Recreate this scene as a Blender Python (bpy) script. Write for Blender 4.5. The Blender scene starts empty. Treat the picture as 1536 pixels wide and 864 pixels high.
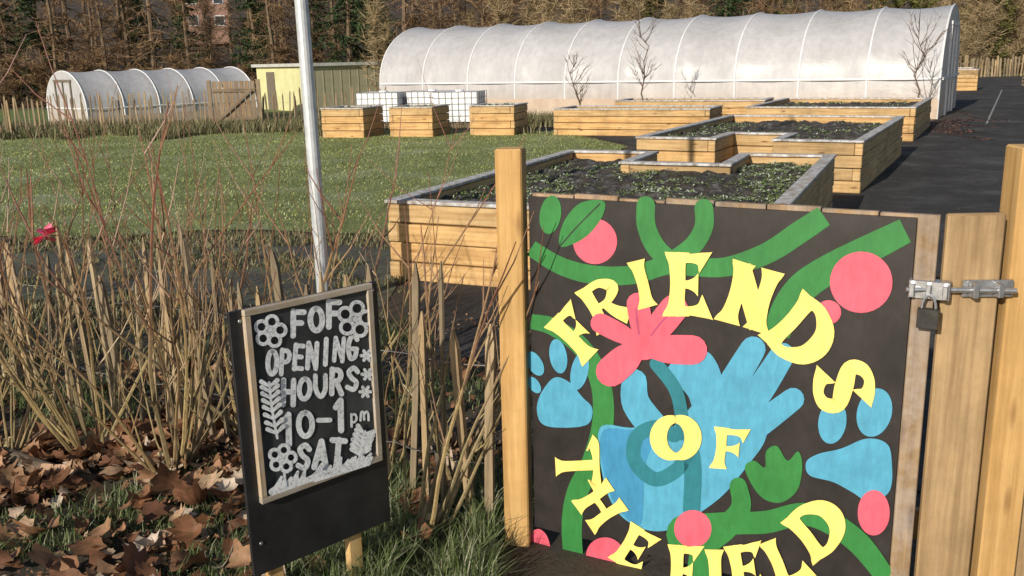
import bpy, math, random
import numpy as np
from mathutils import Vector, Matrix, noise
random.seed(7); rng=np.random.default_rng(7)
scene=bpy.context.scene
# ---------------------------------------------------------------- camera
F=1400.0; TH=math.radians(13.8); RO=math.radians(1.35)
CAM=Vector((0,0,1.65))
f0=Vector((0,math.cos(TH),-math.sin(TH))); u0=Vector((0,math.sin(TH),math.cos(TH))); r0=Vector((1,0,0))
CR=r0*math.cos(RO)-u0*math.sin(RO); CU=r0*math.sin(RO)+u0*math.cos(RO)
cam=bpy.data.cameras.new("camera"); co=bpy.data.objects.new("camera",cam); scene.collection.objects.link(co)
M=Matrix((CR,CU,-f0)).transposed().to_4x4(); M.translation=CAM; co.matrix_world=M
cam.sensor_width=36; cam.lens=F/1536*36; cam.clip_end=2000; cam.clip_start=.05
scene.camera=co
def ray(px,py):   # measurement helper used to rectify the two painted boards
    return f0+CR*((px-768)/F)+CU*((432-py)/F)
# ---------------------------------------------------------------- world / sun
S=Vector((-.54,-.842,0)).normalized(); EL=math.radians(23)
S=Vector((S.x*math.cos(EL),S.y*math.cos(EL),math.sin(EL)))
w=bpy.data.worlds.new("World"); scene.world=w; w.use_nodes=True
nt=w.node_tree; sk=nt.nodes.new("ShaderNodeTexSky"); sk.sky_type='NISHITA'; sk.sun_disc=False
sk.sun_elevation=EL; sk.sun_rotation=math.atan2(S.x,S.y)%(2*math.pi)
bg=nt.nodes["Background"]; nt.links.new(sk.outputs[0],bg.inputs[0]); bg.inputs[1].default_value=.10
sl=bpy.data.lights.new("sun",'SUN'); sl.energy=5.0; sl.angle=math.radians(.5); sl.color=(1,.92,.79)
so=bpy.data.objects.new("sun",sl); scene.collection.objects.link(so); so.rotation_euler=S.to_track_quat('Z','Y').to_euler()
scene.view_settings.view_transform='Standard'; scene.view_settings.look='None'; scene.view_settings.exposure=0
# ---------------------------------------------------------------- materials
class N:
    def __init__(s,name):
        s.m=bpy.data.materials.new(name); s.m.use_nodes=True; s.t=s.m.node_tree
        s.b=s.t.nodes["Principled BSDF"]; s.b.inputs["Roughness"].default_value=.8
    def n(s,t,**k):
        x=s.t.nodes.new(t)
        for a,b in k.items():
            if a in x.inputs.keys(): x.inputs[a].default_value=b
            else: setattr(x,a,b)
        return x
    def l(s,a,b): s.t.links.new(a,b)
    def coord(s,which="Object",scale=(1,1,1)):
        c=s.n("ShaderNodeTexCoord"); mp=s.n("ShaderNodeMapping"); mp.inputs["Scale"].default_value=scale
        s.l(c.outputs[which],mp.inputs[0]); return mp.outputs[0]
    def noise(s,vec,scale,detail=5,rough=.6):
        x=s.n("ShaderNodeTexNoise"); x.inputs["Scale"].default_value=scale; x.inputs["Detail"].default_value=detail
        x.inputs["Roughness"].default_value=rough; s.l(vec,x.inputs["Vector"]); return x.outputs["Fac"]
    def ramp(s,fac,stops):
        r=s.n("ShaderNodeValToRGB"); e=r.color_ramp.elements
        while len(e)<len(stops): e.new(.5)
        for i,(p,c) in enumerate(stops):
            e[i].position=p; e[i].color=(*c,1) if len(c)==3 else c
        s.l(fac,r.inputs[0]); return r.outputs[0]
    def mix(s,fac,a,b,mode='MIX'):
        x=s.n("ShaderNodeMix",data_type='RGBA',blend_type=mode)
        for i,v in ((0,fac),(6,a),(7,b)):
            if hasattr(v,'links'): s.l(v,x.inputs[i])
            elif isinstance(v,(int,float)): x.inputs[i].default_value=v
            else: x.inputs[i].default_value=(*v,1)
        return x.outputs[2]
    def rnd(s):
        g=s.n("ShaderNodeNewGeometry"); return g.outputs["Random Per Island"]
    def col(s,c): s.l(c,s.b.inputs["Base Color"])
    def bump(s,h,st=.3,d=.01):
        b=s.n("ShaderNodeBump"); b.inputs["Strength"].default_value=st; b.inputs["Distance"].default_value=d
        s.l(h,b.inputs["Height"]); s.l(b.outputs[0],s.b.inputs["Normal"])
def g3(v): return (v,v,v)
def wood(name,c1,c2,frost=0,knots=True,dirt=.5,var=.62):
    k=N(name); uv=k.coord("UV",(1.2,26,1)); a=k.noise(uv,1.0,6,.65)
    base=k.ramp(a,[(.28,tuple(x*.72 for x in c1)),(.42,c1),(.55,tuple((x+y)/2 for x,y in zip(c1,c2))),(.75,c2)])
    r=k.rnd(); base=k.mix(.9,base,k.ramp(r,[(0,g3(var)),(.5,g3(.95)),(1,(1.0,.90,.76))]),'MULTIPLY')
    if knots:
        v=k.n("ShaderNodeTexVoronoi"); v.inputs["Scale"].default_value=1; k.l(k.coord("UV",(2.3,9,1)),v.inputs["Vector"])
        kn=k.ramp(v.outputs["Distance"],[(.05,(.22,.10,.04)),(.15,(1,1,1))]); base=k.mix(.8,base,kn,'MULTIPLY')
    ob=k.coord("Object"); d=k.noise(ob,2.3,6,.75)
    base=k.mix(dirt,base,k.ramp(d,[(.32,g3(.38)),(.58,g3(1))]),'MULTIPLY')
    if frost:
        fr=k.ramp(k.noise(ob,14,4,.7),[(.35,g3(0)),(.65,g3(1))])
        fm=k.mix(1,fr,g3(frost),'MULTIPLY'); base=k.mix(fm,base,(.62,.63,.66))
    k.col(base); k.bump(a,.45,.005); return k.m
def plain(name,c1,c2,scale=8,rough=.7,metal=0,bump=.15,bd=.004,coord="Object"):
    k=N(name); a=k.noise(k.coord(coord),scale,6,.65); k.col(k.ramp(a,[(.3,c1),(.7,c2)]))
    k.b.inputs["Roughness"].default_value=rough; k.b.inputs["Metallic"].default_value=metal
    if bump: k.bump(a,bump,bd)
    return k.m
def island(name,stops,rough=.7,trans=0,nscale=0):
    k=N(name); c=k.ramp(k.rnd(),stops)
    if nscale: c=k.mix(.8,c,k.ramp(k.noise(k.coord("Object"),nscale,4,.65),[(.35,(.5,.55,.45)),(.65,(1.3,1.25,1.2))]),'MULTIPLY')
    k.col(c); k.b.inputs["Roughness"].default_value=rough; k.b.inputs["Specular IOR Level"].default_value=.2
    if trans:
        tr=k.n("ShaderNodeBsdfTranslucent"); k.l(c,tr.inputs[0]); mx=k.n("ShaderNodeMixShader"); mx.inputs[0].default_value=trans
        o=k.t.nodes["Material Output"]; k.l(k.b.outputs[0],mx.inputs[1]); k.l(tr.outputs[0],mx.inputs[2]); k.l(mx.outputs[0],o.inputs[0])
    return k.m
m_pine=wood("pine",(.47,.29,.12),(.70,.50,.25),dirt=.55)
m_cap=wood("frosted_cap",(.27,.22,.17),(.42,.37,.29),frost=.85)
m_post=wood("post_wood",(.44,.27,.10),(.66,.45,.20),dirt=.35)
m_plank=wood("plank_wood",(.32,.22,.12),(.54,.40,.23),dirt=.5)
m_grey=wood("weathered_wood",(.22,.16,.10),(.38,.29,.19),dirt=.5)
m_pale=wood("chestnut_pale",(.24,.18,.11),(.50,.39,.24),knots=False,dirt=.5,var=.45)
k=N("soil"); ob=k.coord("Object"); a=k.noise(ob,30,6,.7); f_=k.noise(ob,9,5,.75)
c=k.ramp(a,[(.3,(.014,.011,.008)),(.7,(.065,.05,.038))]); c=k.mix(k.ramp(f_,[(.5,g3(0)),(.75,g3(.6))]),c,(.30,.31,.32)); k.col(c); k.bump(a,.9,.03); m_soil=k.m
m_metal=plain("galvanised",(.35,.36,.38),(.6,.61,.63),60,.38,.85,.05)
m_wire=plain("wire",(.2,.2,.2),(.35,.33,.3),40,.5,.7,0)
m_brass=plain("padlock_dark",(.02,.02,.02),(.06,.055,.05),30,.4,.3,0)
m_black=plain("black_paint",(.008,.008,.01),(.022,.022,.024),12,.45,0,.05)
m_white=plain("white_plastic",(.62,.64,.66),(.75,.76,.78),3,.4,0,0)
# ---------------------------------------------------------------- mesh builder
class B:
    def __init__(s,mats): s.v=[];s.f=[];s.mi=[];s.uv=[];s.mats=mats
    def add(s,vs,fs,mi=0,uv=None):
        o=len(s.v); s.v+= [tuple(p) for p in vs]
        for i,q in enumerate(fs):
            s.f.append([o+j for j in q]); s.mi.append(mi)
            s.uv += (uv[i] if uv else [(vs[j][0],vs[j][1]) for j in q])
    def box(s,c,size,M=None,mi=0,off=None):
        sx,sy,sz=[a/2 for a in size]
        L=[Vector((x,y,z)) for x in (-sx,sx) for y in (-sy,sy) for z in (-sz,sz)]
        fs=[(0,1,3,2),(4,6,7,5),(0,4,5,1),(2,3,7,6),(0,2,6,4),(1,5,7,3)]
        ax=max(range(3),key=lambda i:size[i]); ou,ov=random.random()*50,random.random()*50
        uv=[]
        for fi,q in enumerate(fs):
            nax=[0,0,1,1,2,2][fi]
            if nax==ax: a,b=[i for i in range(3) if i!=ax]
            else: a=ax; b=[i for i in range(3) if i not in (ax,nax)][0]
            uv.append([(L[j][a]+ou,L[j][b]+ov+nax*.7) for j in q])
        M=M or Matrix.Identity(3); c=Vector(c)
        s.add([M@p+c for p in L],fs,mi,uv)
    def tube(s,pts,rad,n=6,mi=0,cap=True):
        pts=[Vector(p) for p in pts]
        if not hasattr(rad,'__len__'): rad=[rad]*len(pts)
        vs=[];uv0=random.random()*30; a=None; ln=0; ls=[]
        for i,p in enumerate(pts):
            t=(pts[min(i+1,len(pts)-1)]-pts[max(i-1,0)]).normalized()
            if a is None: a=t.orthogonal().normalized()
            a=(a-t*a.dot(t)).normalized(); b=t.cross(a)
            if i: ln+=(p-pts[i-1]).length
            ls.append(ln)
            for k in range(n):
                an=2*math.pi*k/n; vs.append(p+(a*math.cos(an)+b*math.sin(an))*rad[i])
        fs=[];uv=[]
        for i in range(len(pts)-1):
            for k in range(n):
                k2=(k+1)%n; fs.append((i*n+k,i*n+k2,(i+1)*n+k2,(i+1)*n+k))
                uv.append([(uv0+ls[i],k/n*.3),(uv0+ls[i],(k+1)/n*.3),(uv0+ls[i+1],(k+1)/n*.3),(uv0+ls[i+1],k/n*.3)])
        if cap:
            fs.append(tuple(range(n-1,-1,-1))); uv.append([(0,0)]*n)
            fs.append(tuple((len(pts)-1)*n+k for k in range(n))); uv.append([(0,0)]*n)
        s.add(vs,fs,mi,uv)
    def obj(s,name,parent=None,smooth=False,bevel=0):
        me=bpy.data.meshes.new(name); me.from_pydata(s.v,[],s.f)
        for m in s.mats: me.materials.append(m)
        me.polygons.foreach_set("material_index",s.mi)
        u=me.uv_layers.new(name="UVMap"); u.data.foreach_set("uv",np.array(s.uv,dtype=np.float32).ravel())
        if smooth: me.polygons.foreach_set("use_smooth",[True]*len(s.f))
        o=bpy.data.objects.new(name,me); scene.collection.objects.link(o)
        if parent: o.parent=parent
        if bevel:
            b=o.modifiers.new("b",'BEVEL'); b.width=bevel; b.segments=1; b.limit_method='ANGLE'
        me.update(); return o
def empty(name,loc=(0,0,0),rot=0):
    e=bpy.data.objects.new(name,None); e.location=loc; e.rotation_euler=(0,0,rot); scene.collection.objects.link(e); return e
def tri_obj(name,V,mat,nv=3,parent=None,faces=None):
    n=len(V); tmpl=faces or [tuple(range(nv))]
    me=bpy.data.meshes.new(name); me.vertices.add(n*nv); me.vertices.foreach_set("co",V.reshape(-1).astype(np.float32))
    ll=sum(len(t) for t in tmpl); flat=np.concatenate([np.array(t) for t in tmpl])
    idx=(np.arange(n)[:,None]*nv+flat[None,:]).ravel()
    me.loops.add(n*ll); me.loops.foreach_set("vertex_index",idx.astype(np.int32))
    tot=np.tile(np.array([len(t) for t in tmpl]),n); st=np.concatenate([[0],np.cumsum(tot)[:-1]])
    me.polygons.add(n*len(tmpl)); me.polygons.foreach_set("loop_start",st.astype(np.int32)); me.polygons.foreach_set("loop_total",tot.astype(np.int32))
    me.materials.append(mat); me.update(calc_edges=True); me.validate()
    o=bpy.data.objects.new(name,me); scene.collection.objects.link(o)
    if parent: o.parent=parent
    return o
def blades(P,h,wd,lean=.5):
    n=len(P); az=rng.uniform(0,2*np.pi,n); h=h[0]+(h[1]-h[0])*rng.random(n); wv=wd*(.6+.8*rng.random(n))
    d=np.stack([np.cos(az),np.sin(az),np.zeros(n)],1); sd=np.stack([-np.sin(az),np.cos(az),np.zeros(n)],1)
    ln=(lean*rng.random(n)*h)[:,None]; V=np.zeros((n,5,3)); s=sd*wv[:,None]/2
    up=np.array([0,0,1.])
    V[:,0]=P-s; V[:,1]=P+s
    mid=P+d*ln*.35+up*(h*.6)[:,None]; V[:,2]=mid+s*.75; V[:,3]=mid-s*.75
    V[:,4]=P+d*ln*1.1+up*h[:,None]*.98
    return V
BF=[(0,1,2,3),(3,2,4)]
def flatleaves(P,size,aspect=.5,tilt=.5):
    n=len(P); az=rng.uniform(0,2*np.pi,n); el=rng.uniform(-.1,tilt,n); s=size*(.5+rng.random(n)); V=np.zeros((n,4,3))
    d=np.stack([np.cos(az)*np.cos(el),np.sin(az)*np.cos(el),np.sin(el)],1)*s[:,None]
    ro=rng.normal(0,.35,n); sd=np.stack([-np.sin(az)*np.cos(ro),np.cos(az)*np.cos(ro),np.sin(ro)],1)*s[:,None]*aspect/2
    V[:,0]=P; V[:,1]=P+d*.5+sd; V[:,2]=P+d; V[:,3]=P+d*.5-sd
    return V
def inpoly(x,y,poly):
    c=False;j=len(poly)-1
    for i in range(len(poly)):
        xi,yi=poly[i];xj,yj=poly[j]
        if (yi>y)!=(yj>y) and x<(xj-xi)*(y-yi)/(yj-yi)+xi: c=not c
        j=i
    return c
def ss(a,b,x):
    t=min(1,max(0,(x-a)/(b-a))); return t*t*(3-2*t)
def gz(x,y):
    z=-.75*ss(26.5,33,y)*ss(-2,-8,x)
    z+=max(0,y-62)*.085+ .1*max(0,y-120)
    if y<5: z+=.03*noise.noise(Vector((x*1.3,y*1.3,0)))
    return z
# ---------------------------------------------------------------- ground
def grid(name,xs,ys,mat):
    V=[(x,y,gz(x,y)) for y in ys for x in xs]; nx=len(xs)
    Fc=[(j*nx+i,j*nx+i+1,(j+1)*nx+i+1,(j+1)*nx+i) for j in range(len(ys)-1) for i in range(nx-1)]
    me=bpy.data.meshes.new(name); me.from_pydata(V,[],Fc); me.materials.append(mat)
    me.polygons.foreach_set("use_smooth",[True]*len(Fc))
    o=bpy.data.objects.new(name,me); scene.collection.objects.link(o); return o
k=N("ground_mat"); ob=k.coord("Object")
a=k.noise(ob,1.1,6,.65); b2=k.noise(ob,45,6,.8)
c=k.ramp(a,[(.35,(.08,.055,.035)),(.55,(.075,.058,.038)),(.68,(.08,.085,.04))])
sep=k.n("ShaderNodeSeparateXYZ"); k.l(ob,sep.inputs[0])
mr=k.n("ShaderNodeMapRange"); k.l(sep.outputs[1],mr.inputs[0]); mr.inputs[1].default_value=30; mr.inputs[2].default_value=36
c=k.mix(mr.outputs[0],c,k.ramp(a,[(.3,(.13,.17,.045)),(.7,(.19,.26,.07))]))
mr2=k.n("ShaderNodeMapRange"); k.l(sep.outputs[1],mr2.inputs[0]); mr2.inputs[1].default_value=58; mr2.inputs[2].default_value=63
c=k.mix(mr2.outputs[0],c,k.ramp(k.noise(ob,.5,6,.8),[(.3,(.02,.014,.009)),(.7,(.09,.06,.032))]))
c=k.mix(.85,c,k.ramp(b2,[(.3,g3(.35)),(.7,g3(1.35))]),'MULTIPLY'); k.col(c); k.bump(b2,.9,.03)
xs=[-250,-120,-70,-45]+list(np.arange(-35,36,1.0))+[45,70,120,250]
xs=sorted(set(xs)|set(np.arange(-5,3,.25))); ys=sorted(set([-60,-20,-5])|set(np.arange(0,6,.25))|set(np.arange(6,70,1.5))|set(np.arange(70,300,10.))|{400.})
grid("ground",[float(x) for x in xs],[float(y) for y in ys],k.m)
def sheet(name,poly,z,mat):
    me=bpy.data.meshes.new(name); me.from_pydata([(x,y,z) for x,y in poly],[],[tuple(range(len(poly)))]); me.materials.append(mat)
    o=bpy.data.objects.new(name,me); scene.collection.objects.link(o); return o
def wob(poly,amp=.12,step=.5):
    out=[]
    for i,(x,y) in enumerate(poly):
        x2,y2=poly[(i+1)%len(poly)]; L=math.hypot(x2-x,y2-y); n=max(1,int(L/step)) if L<20 else 1
        for j in range(n):
            t=j/n; px,py=x+(x2-x)*t,y+(y2-y)*t; out.append((px+amp*noise.noise(Vector((px*1.7,py*1.7,3))),py+amp*noise.noise(Vector((px*1.7,py*1.7,8)))))
    return out
k=N("lawn_mat"); ob=k.coord("Object"); a=k.noise(ob,.7,6,.7); b2=k.noise(ob,35,5,.8)
c=k.ramp(a,[(.3,(.13,.16,.04)),(.5,(.23,.26,.08)),(.68,(.34,.37,.22))]); c=k.mix(.9,c,k.ramp(b2,[(.3,g3(.5)),(.7,g3(1.3))]),'MULTIPLY'); k.col(c); k.bump(b2,1,.03)
LAWN=[(-16,9.0),(-6,9.6),(-4.4,9.2),(-2.6,9.5),(-1.7,9.1),(-.9,9.0),(.4,11.2),(1.3,14.0),(2.2,17.5),(1.2,21.5),(-4,23.8),(-16,24.6)]
sheet("lawn",wob(LAWN),.013,k.m)
k=N("tarmac"); ob=k.coord("Object"); a=k.noise(ob,.9,6,.75); v=k.noise(ob,90,4,.8)
c=k.ramp(a,[(.3,(.034,.032,.031)),(.5,(.055,.052,.050)),(.62,(.090,.086,.083)),(.75,(.16,.16,.16))]); c=k.mix(.9,c,k.ramp(v,[(.32,g3(.4)),(.68,g3(1.7))]),'MULTIPLY')
k.col(c); k.bump(v,.8,.012); k.b.inputs["Roughness"].default_value=.95; k.b.inputs["Specular IOR Level"].default_value=.15
PATH=[(-.4,5.0),(.8,3.6),(4,2.2),(9,5),(16,18),(34,55),(27,57),(14.5,33),(11.2,22.6),(6.5,21.5),(1.3,22),(2.4,17.5),(1.5,14),(.5,11.1),(-.8,8.9),(-.7,6.2)]
sheet("path",PATH,.008,k.m)
k=N("gravel"); ob=k.coord("Object"); a=k.noise(ob,1.5,6,.75); v=k.noise(ob,70,4,.8)
c=k.ramp(a,[(.3,(.05,.045,.037)),(.48,(.09,.082,.066)),(.6,(.12,.135,.075)),(.78,(.24,.25,.21))]); c=k.mix(.9,c,k.ramp(v,[(.32,g3(.35)),(.68,g3(1.6))]),'MULTIPLY')
k.col(c); k.bump(v,1,.02); k.b.inputs["Roughness"].default_value=.95
GRAV=[(-.85,6.2),(-.95,8.6),(-1.7,8.8),(-2.6,9.2),(-4.4,8.9),(-6,9.3),(-16,8.7),(-16,6.9),(-6,7.0),(-2.5,6.5)]
sheet("gravel_track",wob(GRAV,.1),.006,k.m)
m_line=plain("line_paint",(.10,.10,.10),(.45,.45,.45),25,.8)
b=B([m_line]); p0=Vector((10.6,20.9,.013)); p1=Vector((19.5,37.5,.013)); d=(p1-p0).normalized(); n_=Vector((-d.y,d.x,0))*.02
b.add([p0-n_,p0+n_,p1+n_,p1-n_],[(0,1,2,3)]); b.obj("path_line")
# ---------------------------------------------------------------- planters
m_weed=island("weed",[(0,(.07,.11,.025)),(.4,(.13,.18,.05)),(.7,(.22,.26,.14)),(1,(.46,.49,.44))],.8,0)
def planter(loc,ang,poly,h=.6,courses=4,weeds=1200,seed=1,wh=.035,thr=.0,cap=True):
    random.seed(seed); t=.09
    e=empty("raised_planter",(loc[0],loc[1],0),math.radians(ang))
    bb=B([m_pine]); n=len(poly); ch=h/courses
    for i in range(n):
        p=Vector((*poly[i],0)); q=Vector((*poly[(i+1)%n],0)); d=(q-p).normalized(); L=(q-p).length
        R=Matrix.Rotation(math.atan2(d.y,d.x),3,'Z')
        for c in range(courses):
            s0,s1=(-t/2,L-t/2-.002) if c%2 else (t/2+.002,L+t/2)
            e0=random.uniform(-.008,.012)
            cc=p+d*((s0+s1)/2); nn=Vector((d.y,-d.x,0))
            bb.box((cc.x+nn.x*e0,cc.y+nn.y*e0,ch*(c+.5)),(s1-s0,t,ch-random.uniform(.007,.014)),R@Matrix.Rotation(random.uniform(-.002,.002),3,'Y'))
    bb.obj("sleepers",e,bevel=.008)
    if cap:
        bb=B([m_cap])
        for i in range(n):
            p=Vector((*poly[i],0)); q=Vector((*poly[(i+1)%n],0)); d=(q-p).normalized(); L=(q-p).length
            R=Matrix.Rotation(math.atan2(d.y,d.x),3,'Z'); cw=.12
            s0,s1=(cw/2+.002,L+cw/2); cc=p+d*((s0+s1)/2)
            bb.box((cc.x,cc.y,h+.016),(s1-s0,cw,.026),R@Matrix.Rotation(random.uniform(-.012,.012),3,'X'))
        bb.obj("cap_boards",e,bevel=.004)
    mnx=min(p[0] for p in poly);mxx=max(p[0] for p in poly);mny=min(p[1] for p in poly);mxy=max(p[1] for p in poly)
    st=.05; nx=int((mxx-mnx)/st)+1; ny=int((mxy-mny)/st)+1; V=[];Fc=[]
    def sz(x,y): return h-.08+.05*noise.noise(Vector((x*3+seed,y*3,0)))+.045*noise.noise(Vector((x*11,y*11,seed)))
    for j in range(ny+1):
        for i in range(nx+1):
            x=mnx+i*(mxx-mnx)/nx; y=mny+j*(mxy-mny)/ny; V.append((x,y,sz(x,y)))
    for j in range(ny):
        for i in range(nx):
            cx=mnx+(i+.5)*(mxx-mnx)/nx; cy=mny+(j+.5)*(mxy-mny)/ny
            if inpoly(cx,cy,poly): Fc.append((j*(nx+1)+i,j*(nx+1)+i+1,(j+1)*(nx+1)+i+1,(j+1)*(nx+1)+i))
    me=bpy.data.meshes.new("soil"); me.from_pydata(V,[],Fc); me.materials.append(m_soil); o=bpy.data.objects.new("soil",me); scene.collection.objects.link(o); o.parent=e
    P=[]; tries=0
    while len(P)<weeds and tries<weeds*20:
        tries+=1
        x=random.uniform(mnx+.07,mxx-.07); y=random.uniform(mny+.07,mxy-.07)
        if inpoly(x,y,poly) and noise.noise(Vector((x*1.4+seed*3,y*1.4,2)))+.6*noise.noise(Vector((x*6,y*6,2)))+random.uniform(-.2,.2)>thr:
            for _ in range(8): P.append((x+random.gauss(0,.02),y+random.gauss(0,.02),sz(x,y)+random.uniform(0,.015)))
    if P: tri_obj("weeds",flatleaves(np.array(P),wh,.5,.7),m_weed,4,e,[(0,1,2,3)])
    return e
U1=[(0,0),(2.8,0),(2.8,3.9),(1.95,3.9),(1.95,2.9),(.95,2.9),(.95,3.9),(0,3.9)]
planter((-.88,7.1),-24,U1,.6,4,15000,3,.026,.02)
U2=[(0,0),(.95,0),(.95,.9),(1.75,.9),(1.75,0),(2.7,0),(2.7,4.5),(0,4.5)]
planter((1.73,12.28),-28,U2,.6,4,3500,4,.032,.2)
R3=[(0,0),(3.0,0),(3.0,3.6),(0,3.6)]
planter((4.75,18.7),-28,R3,.6,4,1200,5,.045,.1)
planter((1.05,20.6),-24,[(0,0),(3.3,0),(3.3,1.2),(0,1.2)],.55,4,500,6)
planter((2.6,22.6),-24,[(0,0),(3.4,0),(3.4,1.2),(0,1.2)],.6,4,500,8)
SQ=[(0,0),(.95,0),(.95,.95),(0,.95)]
for i,(x,y) in enumerate([(-4.15,21.4),(-2.6,21.2),(-.8,21.1)]): planter((x,y),-18,SQ,.64,4,1200,20+i,.11,-.8)
planter((17.7,38),-28,[(0,0),(.9,0),(.9,1.0),(0,1.0)],.8,5,0,30); planter((19.2,41.5),-28,[(0,0),(.9,0),(.9,1.0),(0,1.0)],.8,5,0,31)  # both are compost boxes, built with the planter function
e=empty("wooden_pallet",(22.3,41,0),math.radians(-20)); bb=B([m_grey])
for lv in range(3):
    for i in range(6): bb.box((i*.18,0,.13+lv*.15),(.12,1.0,.025))
    for y in (-.45,0,.45): bb.box((.45,y,.06+lv*.15),(1.05,.1,.09))
bb.obj("slats",e)
# ---------------------------------------------------------------- polytunnels
k=N("polythene"); ob=k.coord("Object"); a=k.noise(ob,.9,6,.7); a2=k.noise(k.coord("Object",(1,1,.2)),6,4,.7)
c=k.ramp(a,[(.3,(.54,.53,.54)),(.7,(.70,.69,.71))]); c=k.mix(.5,c,k.ramp(a2,[(.3,g3(.72)),(.65,g3(1.05))]),'MULTIPLY')
sx=k.n("ShaderNodeSeparateXYZ"); k.l(ob,sx.inputs[0]); mz=k.n("ShaderNodeMapRange"); k.l(sx.outputs[2],mz.inputs[0]); mz.inputs[1].default_value=.4; mz.inputs[2].default_value=1.0
c=k.mix(mz.outputs[0],k.mix(1,c,(1,.88,.76),'MULTIPLY'),c)
k.col(c); k.b.inputs["Roughness"].default_value=.38
tr=k.n("ShaderNodeBsdfTranslucent"); k.l(c,tr.inputs[0]); mx=k.n("ShaderNodeMixShader"); mx.inputs[0].default_value=.3
k.l(k.b.outputs[0],mx.inputs[1]); k.l(tr.outputs[0],mx.inputs[2]); k.l(mx.outputs[0],k.t.nodes["Material Output"].inputs[0]); m_poly=k.m
k.bump(k.noise(k.coord("Object",(1,6,1)),2.5,4,.6),.3,.04)
m_skirt=plain("tunnel_skirt",(.40,.30,.22),(.54,.43,.33),3,.6)
m_rib=plain("rib_tube",(.66,.66,.67),(.76,.76,.77),5,.4)
m_dark=plain("dark_wood_frame",(.10,.08,.06),(.18,.15,.11),8,.8)
def tunnel(loc,ang,L,W,H,nb,hs,z0=0,name="polytunnel"):
    e=empty(name,(loc[0],loc[1],z0),math.radians(ang))
    prof=[(0,0),(.01,hs*.5),(.03,hs)]+[(W/2-(W/2-.03)*math.cos(t),hs+(H-hs)*math.sin(t)) for t in np.linspace(0,math.pi,26)[1:-1]]+[(W-.03,hs),(W-.01,hs*.5),(W,0)]
    nx=nb*6; V=[];Fc=[]; npf=len(prof)
    for i in range(nx+1):
        x=L*i/nx; sg=math.sin(math.pi*((i%6)/6))*.07
        for (y,z) in prof:
            cy,cz=W/2,hs*.6; r=Vector((y-cy,z-cz)); 
            kk=1-sg/max(r.length,.1)*(1 if z>hs*.6 else .2)
            V.append((x,cy+r.x*kk,max(0,cz+r.y*kk)))
    for i in range(nx):
        for j in range(npf-1): Fc.append((i*npf+j,(i+1)*npf+j,(i+1)*npf+j+1,i*npf+j+1))
    me=bpy.data.meshes.new("cover"); me.from_pydata(V,[],Fc); me.materials.append(m_poly); me.polygons.foreach_set("use_smooth",[True]*len(Fc))
    o=bpy.data.objects.new("cover",me); scene.collection.objects.link(o); o.parent=e
    bb=B([m_rib,m_poly,m_skirt,m_dark])
    for i in range(nb+1):
        bb.tube([(L*i/nb,y,z) for y,z in prof],.024,6,0)
    for y in (-.01,W+.01):
        bb.tube([(0,y+(.03 if y<0 else -.03),hs),(L,y+(.03 if y<0 else -.03),hs)],.026,6,0)
        bb.box((L/2,y-(.012 if y<0 else -.012),.24),(L,.015,.48),None,2)
    for x in (0,L):
        s=-1 if x==0 else 1
        bb.add([(x+s*.01,y,z) for y,z in prof],[tuple(range(npf))],1)
        dw=W*.12
        for y in (W/2-dw*1.6,W/2+dw*1.6): bb.box((x+s*.04,y,H*.42),(.05,.09,H*.84),None,3 if H<2.5 else 0)
        bb.box((x+s*.045,W/2,H*.83),(.05,dw*3.2+.2,.09),None,3 if H<2.5 else 0)
        bb.box((x+s*.045,W/2,H*.42),(.04,.06,H*.8),None,3 if H<2.5 else 0)
        bb.box((x+s*.05,W/2,hs),(.04,W-.2,.06),None,0)
    bb.obj("frame",e)
    return e
ax=Vector((-.872,.49)); Lb=16.6
lc=Vector((10.35,22.8))+ax*Lb
tunnel((lc.x,lc.y),math.degrees(math.atan2(-ax.y,-ax.x)),Lb,5.0,2.74,10,.95)
tunnel((-16.8,38),45,7.6,4.3,2.3,5,.8,-.72)
m_cream=plain("cream_render",(.50,.48,.24),(.64,.61,.34),2,.7); m_roof=plain("roof_felt",(.35,.35,.33),(.5,.5,.46),3,.7)
m_olive=plain("olive_shaded_wall",(.28,.26,.17),(.36,.33,.22),3,.7)  # cream shed's less sunlit side: shade put into a duller olive colour
e=empty("shed_building",(-9.9,48,-.75),math.radians(38))
bb=B([m_cream,m_roof,m_dark,m_olive]); bb.box((3,3.2,1.12),(6,6.4,2.24),None,0); bb.box((3,3.2,2.34),(6.4,6.8,.16),None,1)
bb.box((3,-.01,1.1),(5.98,.03,2.2),None,3)
for i in range(12): bb.box((.25+i*.5,-.035,1.1),(.04,.02,2.2),None,3)
bb.box((-.02,4.6,1.0),(.04,1.0,2.0),None,2); bb.obj("walls",e)
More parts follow.
